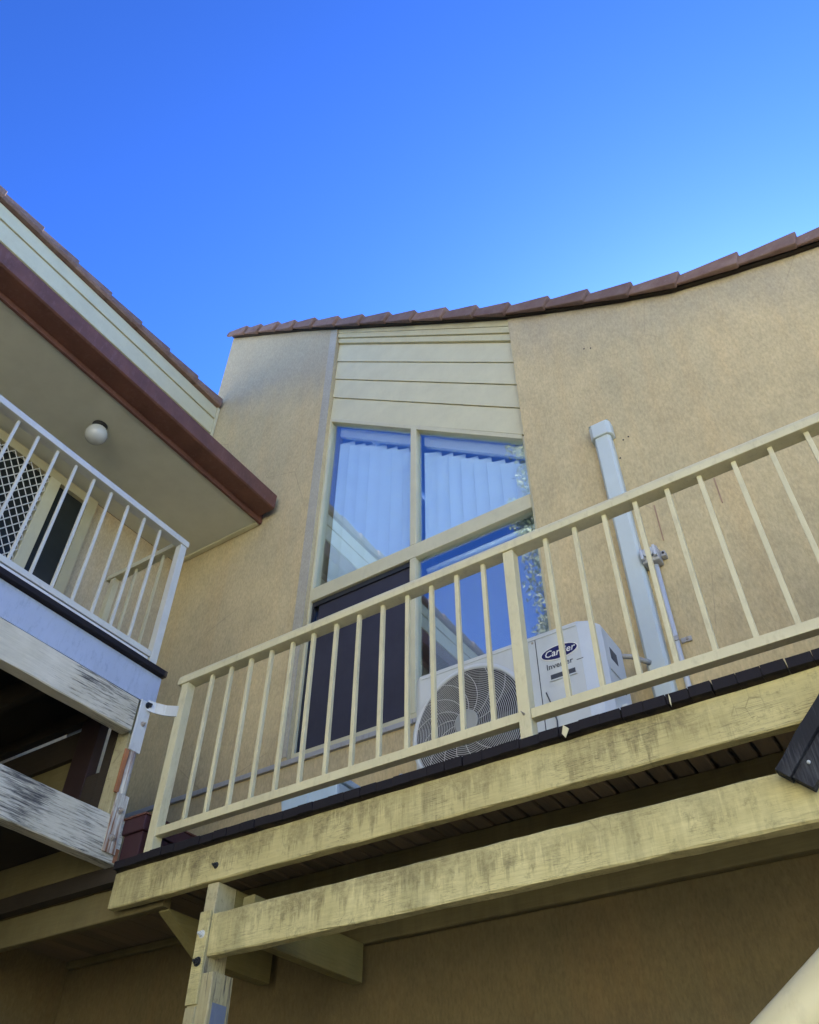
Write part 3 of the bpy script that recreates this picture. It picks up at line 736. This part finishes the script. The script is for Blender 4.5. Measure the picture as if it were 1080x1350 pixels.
# ------------------------------------------------------------------ air conditioner
ac = thing('air_conditioner', 'white outdoor air conditioner unit on the deck behind the railing', 'air conditioner', (-1.45, 3.12, 1.527))
AX0, AX1, AY0, AY1, AZ0, AZ1 = -1.945, -.962, 2.95, 3.31, 1.57, 2.252
cas = MB()
CH = .085
sec = [(AX0+.035, AY0), (AX1-CH, AY0), (AX1-.03, AY0+.028), (AX1, AY0+.085), (AX1, AY1-.03), (AX1-.03, AY1), (AX0+.02, AY1), (AX0, AY1-.02), (AX0, AY0+.05), (AX0+.008, AY0+.016)]
FC = (-1.632, 1.897); FRD = .292
casing = part('casing', cas.prism(sec, 2, AZ0, AZ1), 'ac', ac, .012)
# fan shroud ring and dark well
mb = MB(); nn = 64
for r, y in ((FRD+.022, AY0-.002), (FRD+.010, AY0-.010), (FRD-.002, AY0-.010), (FRD-.004, AY0-.001)):
    mb.v += [(FC[0]+r*math.cos(2*math.pi*i/nn), y, FC[1]+r*math.sin(2*math.pi*i/nn)) for i in range(nn)]
for k in range(3):
    for i in range(nn):
        j = (i+1) % nn; mb.f.append((k*nn+i, k*nn+j, (k+1)*nn+j, (k+1)*nn+i))
part('fan_shroud', mb, 'ac', ac, smooth=True)
part('fan_well', MB().disc(FC, FRD-.002, AY0-.0022, AY0+.0, 64), 'acdark', ac)
mb = MB()
for k in range(5):
    a0 = k*2*math.pi/5+.2; nseg = 6; pts = []
    for q in range(nseg+1):
        t = q/nseg; r_in, r_out = .07, FRD-.02
        aa = a0 + t*.85
        for r, off in ((r_in, 0), (r_out, .25)): pts.append((FC[0]+r*math.cos(aa+off), AY0-.0035-.003*t, FC[1]+r*math.sin(aa+off)))
    k0 = len(mb.v); mb.v += pts
    for q in range(nseg): mb.f.append((k0+2*q, k0+2*q+2, k0+2*q+3, k0+2*q+1))
part('fan_blades', mb, 'blade', ac)
mb = MB()
NR = 24
for i in range(NR):
    r = .068 + (FRD-.010-.068)*i/(NR-1)
    yy = AY0-.026+.014*(r/FRD)**2
    mb.tube([(FC[0]+r*math.cos(2*math.pi*j/56), yy, FC[1]+r*math.sin(2*math.pi*j/56)) for j in range(56)], .00135, 4, closed=True)
for k in range(12):
    a0 = 2*math.pi*k/14; pts = []
    for q in range(9):
        r = .06 + (FRD-.006-.06)*q/8; aa = a0 + .75*(q/8)**1.2
        pts.append((FC[0]+r*math.cos(aa), AY0-.0285+.014*(r/FRD)**2, FC[1]+r*math.sin(aa)))
    mb.tube(pts, .0016, 4)
part('fan_grille', mb, 'wire', ac)
part('grille_hub', MB().disc(FC, .062, AY0-.034, AY0-.020, 32), 'hub', ac, .004)
# panel joints
part('panel_seam', B(-1.262, -1.258, AY0-.0012, AY0+.001, AZ0+.01, AZ1-.012), 'ink', ac)
part('front_lid', B(AX0+.05, AX1-CH-.002, AY0-.004, AY0-.0005, AZ1-.028, AZ1-.010), 'ac', ac, .001)
for x_, z_ in ((AX0+.03, AZ0+.03), (-1.275, AZ0+.03), (-1.275, AZ1-.04), (AX1-CH-.02, AZ0+.03)):
    part('casing_screw', MB().disc((x_, z_), .006, AY0-.002, AY0+.001, 8), 'bolt', ac)
# handle recess
hr = part('handle_recess', MB().box(-1.205, -1.145, AY0-.0015, AY0+.001, 1.985, 2.012).box(-1.135, -1.085, AY0-.0015, AY0+.001, 1.985, 2.012), 'ink', ac)
part('handle_lip', B(-1.212, -1.078, AY0-.006, AY0-.0016, 1.978, 1.985), 'ac', hr)
# badge
bc = (-1.148, 2.118); bw, bh = .088, .033
ell = lambda s_: [(bc[0]+bw*s_*math.cos(2*math.pi*i/40), bc[1]+(bh+bw*(s_-1))*math.sin(2*math.pi*i/40)) for i in range(40)]
bd = part('badge', MB().prism(ell(1.06), 1, AY0-.003, AY0-.0004), 'white', ac)
part('badge_face', MB().prism(ell(1.0), 1, AY0-.0042, AY0-.0031), 'navy', bd)
def text(name, body, size, x, z, y, mat, par, shear=0, bold=0, sx=1):
    cu = bpy.data.curves.new(name, 'FONT'); cu.body = body; cu.size = size; cu.align_x = 'CENTER'; cu.align_y = 'CENTER'
    cu.extrude = .0004; cu.shear = shear; cu.offset = bold; cu.resolution_u = 2
    tmp = bpy.data.objects.new('tmp_text', cu); C.objects.link(tmp)
    dg = bpy.context.evaluated_depsgraph_get(); me = bpy.data.meshes.new_from_object(tmp.evaluated_get(dg))
    bpy.data.objects.remove(tmp)
    me.transform(Matrix.Diagonal((sx, 1, 1, 1))); me.transform(Matrix.Rotation(rad(90), 4, 'X'))
    me.name = name; me.materials.clear(); me.materials.append(M[mat])
    o = bpy.data.objects.new(name, me); C.objects.link(o); o.parent = par
    o.location = Vector((x, y, z)) - wpos(par); WP[o.name] = Vector((x, y, z)); return o
text('badge_lettering', 'Carrier', .050, bc[0], bc[1], AY0-.0048, 'white', bd, .25, .0004, 1.0)
text('range_lettering', 'Inverter', .040, -1.155, 2.054, AY0-.0012, 'ink', ac, 0, .0004, 1.0)
part('print_rule', B(-1.072, -1.04, AY0-.0012, AY0-.0002, 2.046, 2.049), 'ink', ac)
# right side: grab handle, service valves
sh = part('side_handle', B(AX1-.004, AX1+.0015, 3.10, 3.18, 2.10, 2.16), 'ink', ac)
part('side_ridge', B(AX1+.0002, AX1+.006, 3.06, 3.26, 2.02, 2.03), 'ac', ac, .002)
vc = part('valve_cover', B(AX1+.0005, AX1+.035, 3.10, 3.27, 1.60, 1.86), 'ac', ac, .01)
part('cable_gland', MB().tube([(AX1+.01, 3.06, 1.895), (AX1+.03, 3.05, 1.90), (AX1+.05, 3.07, 1.885)], .011, 8), 'acdark', ac)
part('clip_box', B(-.895, -.865, 3.05, 3.10, 1.60, 1.70), 'grey', ac, .003)
part('clip_button', B(-.887, -.873, 3.045, 3.05, 1.63, 1.67), 'acdark', ac)
for xx in (-1.76, -1.15):
    part('foot', B(xx-.03, xx+.03, 2.93, 3.34, 1.531, 1.569), 'black', ac, .004)
part('refrigerant_pipe', MB().tube([(-.972, 3.29, 2.22), (-.93, 3.33, 2.225), (-.90, 3.40, 2.23), (-.88, 3.43, 2.23)], .013, 8), 'grey', ac, smooth=True)
part('drain_wire', MB().tube([(-1.235, 2.944, 1.93), (-1.215, 2.94, 1.86), (-1.20, 2.942, 1.78), (-1.205, 2.946, 1.70)], .003, 5), 'ink', ac)

# ------------------------------------------------------------------ duct, isolator, conduit, tub
du = thing('pipe_duct', 'white plastic pipe duct with cap fixed upright on the beige wall', 'duct', (-.85, 3.46, 1.527))
part('duct_cover', MB().prism([(-.905, 3.499), (-.905, 3.450), (-.890, 3.432), (-.810, 3.432), (-.797, 3.450), (-.797, 3.499)], 2, 1.53, 3.94), 'duct', du, .004)
part('duct_cap', MB().prism([(-.920, 3.498), (-.920, 3.440), (-.895, 3.415), (-.800, 3.415), (-.778, 3.440), (-.778, 3.498)], 2, 3.90, 4.02), 'duct', du, .008)
part('duct_cap_top', MB().hexa([(-.917, 3.42, 4.021), (-.782, 3.42, 4.021), (-.782, 3.498, 4.021), (-.917, 3.498, 4.021), (-.89, 3.45, 4.055), (-.81, 3.45, 4.055), (-.81, 3.498, 4.075), (-.89, 3.498, 4.075)]), 'duct', du, .006)
iso = thing('isolator_switch', 'grey weatherproof isolator switch on the wall beside the white duct', 'switch', (-.75, 3.47, 2.88))
part('switch_box', B(-.795, -.700, 3.425, 3.499, 2.815, 2.915), 'grey', iso, .012)
part('switch_dial', MB().disc((-.748, 2.872), .030, 3.408, 3.424, 20), 'conduit', iso, .003)
part('switch_lever', B(-.756, -.740, 3.394, 3.407, 2.850, 2.895), 'ink', iso, .002)
part('side_lug', B(-.698, -.672, 3.46, 3.499, 2.85, 2.885), 'grey', iso, .003)
part('side_screw', MB().disc((-.683, 2.868), .006, 3.452, 3.459, 10), 'acdark', iso)
part('hood_fin', B(-.790, -.776, 3.40, 3.424, 2.83, 2.90), 'conduit', iso, .002)
part('hood_fin', B(-.720, -.706, 3.40, 3.424, 2.83, 2.90), 'conduit', iso, .002)
co = thing('conduit', 'thin pale grey conduit running down the wall from the isolator switch', 'conduit', (-.735, 3.47, 1.527))
part('pipe', MB().tube([(-.738, 3.47, 1.53), (-.738, 3.47, 2.30), (-.738, 3.47, 2.814)], .014, 10), 'conduit', co, smooth=True)
sa = part('saddle_clip', MB().box(-.756, -.720, 3.450, 3.456, 2.318, 2.345).box(-.72, -.668, 3.488, 3.498, 2.318, 2.345), 'grey', co, .002)
part('clip_screw', MB().disc((-.688, 2.332), .007, 3.480, 3.487, 10), 'bolt', sa)
tub = thing('plastic_tub', 'pale blue plastic tub on the deck below the window sill', 'tub', (-2.62, 3.2, 1.527))
part('tub_body', MB().hexa([(-2.80, 3.08, 1.53), (-2.50, 3.08, 1.53), (-2.50, 3.36, 1.53), (-2.80, 3.36, 1.53), (-2.84, 3.04, 1.88), (-2.46, 3.04, 1.88), (-2.46, 3.40, 1.88), (-2.84, 3.40, 1.88)]), 'bin', tub, .015)
part('tub_rim', B(-2.855, -2.445, 3.03, 3.41, 1.881, 1.915), 'bin', tub, .008)
part('tub_rib', B(-2.665, -2.650, 3.04, 3.06, 1.60, 1.87), 'bin', tub, .003)
fl = thing('drain_hose', 'short pale hose lying against the wall left of the air conditioner', 'hose', (-2.3, 3.4, 1.527))
part('hose', MB().tube([(-2.36, 3.46, 2.05), (-2.27, 3.42, 1.90), (-2.18, 3.36, 1.72), (-2.10, 3.30, 1.545)], .016, 8), 'bin', fl, smooth=True)

# ------------------------------------------------------------------ stair stringer and hand rail at the right edge
stn = thing('stair_stringer', 'black weathered timber stringer end with two nails against the lower beam', 'timber', (-.25, 2.52, 1.1))
d = Vector((math.cos(rad(45)), 0, math.sin(rad(45)))); n = Vector((d.z, 0, -d.x))   # n: down-right
a = Vector((-.357, 0, 1.159))
def slanted(t0, k0, k1, y0, y1):
    m_ = MB(); N = 14; rnd = random.Random(int(k0*1000)+5)
    for i in range(N+1):
        p = a + d*(t0 + (3.0-t0)*(i/N)**1.6)
        for k_, y_ in ((k0, y0), (k1, y0), (k1, y1), (k0, y1)):
            q_ = p + n*(k_+rnd.uniform(-.0025, .0025)); m_.v.append((q_.x, y_+rnd.uniform(-.0015, .0015), q_.z))
    for i in range(N):
        for j in range(4): m_.f.append((4*i+j, 4*i+(j+1) % 4, 4*i+4+(j+1) % 4, 4*i+4+j))
    m_.f += [(3, 2, 1, 0), tuple(4*N+j for j in range(4))]
    return m_
strg = part('stringer', slanted(0, 0, .048, 2.532, 2.584), 'tar', stn, .003)
part('stringer_cleat', slanted(.006, .049, .115, 2.546, 2.584), 'tar', stn, .003)
for t, k_ in ((.07, .07), (.115, .10)):
    c = a + d*t + n*k_
    part('nail', MB().sphere((c.x, 2.544, c.z), .006, 8, 6), 'zinc', strg)
hrl = thing('hand_rail', 'thick cream tube hand rail slanting up out of the bottom right corner', 'hand rail', (-.2, .9, GZ))
e0, e1 = Vector((-.245, 1.0, .205)), Vector((-.153, 1.0, .266))
dd = (e1-e0).normalized(); nn_ = Vector((dd.z, 0, -dd.x))
c0 = e0 + nn_*.036
part('tube', MB().tube([tuple(c0-dd*.9), tuple(c0-dd*.3), tuple(c0+dd*.2), tuple(c0+dd*1.6)], .033, 24), 'rail', hrl, smooth=True)
q = c0-dd*.85
part('support_post', B(q.x-.025, q.x+.025, q.y-.025, q.y+.025, GZ, q.z-.02), 'rail', hrl, .003)
q = c0+dd*1.5
part('support_post', B(q.x-.025, q.x+.025, q.y-.025, q.y+.025, GZ, q.z-.02), 'rail', hrl, .003)

# ------------------------------------------------------------------ the tree behind, mirrored in the window
lm = NT('leaf green'); k = lm.n.new('ShaderNodeObjectInfo')
ln = lm.noise(lm.pos(), 1.5, 3, .6)
M['leaf'] = lm.done(lm.mix(lm.ramp(ln, .35, .65), (.06, .09, .035, 1), (.20, .20, .11, 1)), .5, None, .4)
M['bark'] = mat_timber('pale bark', (.42, .38, .32, 1), (.16, .13, .10, 1), 2, .8, 1.0)
def tree(loc, h, r, base, seed, label, nleaf):
    rnd = random.Random(seed)
    t = thing('tree', label, 'tree', loc, None)
    x0, y0, z0 = loc
    mb = MB(); tr = [(x0+.25*math.sin(i*.8), y0+.2*math.cos(i*.7)-.2, z0+h*.9*i/8) for i in range(9)]
    mb.tube(tr, [.24*(1-.1*i) for i in range(9)], 10)
    cl = []
    for i in range(64):
        zz = base + (h-base)*rnd.random()**.9; aa = rnd.uniform(0, 6.283); rr = r*(1-.35*abs((zz-base)/(h-base)-.4))*rnd.uniform(.35, 1)
        c = Vector((x0+rr*math.cos(aa), y0+rr*math.sin(aa), z0+zz)); cl.append((c, rnd.uniform(.35, .65)))
        k = min(8, max(2, int((zz-1.2)/h/.9*8)))
        p = Vector(tr[k]); m = (p+c)/2 + Vector((0, 0, .25))
        mb.tube([tuple(p), tuple(m), tuple(c)], [.06, .035, .012], 6)
    part('trunk', mb, 'bark', t, smooth=True)
    lf = MB()
    for i in range(nleaf):
        c, cr = rnd.choice(cl)
        v = Vector((rnd.gauss(0, 1), rnd.gauss(0, 1), rnd.gauss(0, .8))).normalized()*cr*rnd.random()**.4
        p = c+v; u = Vector((rnd.gauss(0, 1), rnd.gauss(0, 1), rnd.gauss(0, 1)-.6)).normalized(); wv = u.cross(Vector((rnd.gauss(0, 1), rnd.gauss(0, 1), rnd.gauss(0, 1)))).normalized()
        L, Wd = rnd.uniform(.06, .12), rnd.uniform(.014, .024)
        k = len(lf.v); lf.v += [tuple(p), tuple(p+u*L*.5+wv*Wd), tuple(p+u*L), tuple(p+u*L*.5-wv*Wd)]; lf.f.append((k, k+1, k+2, k+3))
    o = part('crown', lf, 'leaf', t); return t
tree((-3.04, -2.7, GZ), 17.0, 1.02, 6.2, 3, 'tall thin-leaved tree mirrored in the right edge of the window', 42000)


# ------------------------------------------------------------------ unseen house added behind the camera to bounce sunlight onto the walls
M['fill_wall'] = mat_render('cream fill wall', (.74, .71, .56, 1), (.70, .67, .53, 1), (.68, .62, .47, 1))
nb = thing('added_fill_house', 'unseen cream three storey house added across the yard to bounce warm light onto the walls', 'house', (-1, -11, GZ))
NX0, NX1, NY0, NY1, NZ = -16.0, 13.0, -18.0, -10.5, 7.4
part('walls', B(NX0, NX1, NY0, NY1, GZ-.05, NZ), 'fill_wall', nb)
part('roof', MB().prism([(NY0-.5, NZ+.002), (NY1+.35, NZ+.002), (NY1+.35, NZ+.15), ((NY0+NY1)/2, NZ+1.9), (NY0-.5, NZ+.15)], 0, NX0-.5, NX1+.5), 'tile', nb)
part('gutter', B(NX0-.5, NX1+.5, NY1+.351, NY1+.47, NZ+.02, NZ+.16), 'brown', nb)
w0 = None
for zz in (GZ+1.0, GZ+3.9, GZ+6.8):
    for k in range(6):
        xx = NX0+2.0+k*4.6
        if w0 is None:
            w0 = part('window', B(xx, xx+1.5, NY1-.02, NY1+.03, zz, zz+1.2), 'cream', nb); f0 = part('pane', B(xx+.06, xx+1.44, NY1+.031, NY1+.036, zz+.06, zz+1.14), 'doorglass', w0); wx_, wz_ = xx, zz
        else:
            w_ = again(w0, (xx-wx_, 0, zz-wz_)); p_ = f0.copy(); C.objects.link(p_); p_.parent = w_
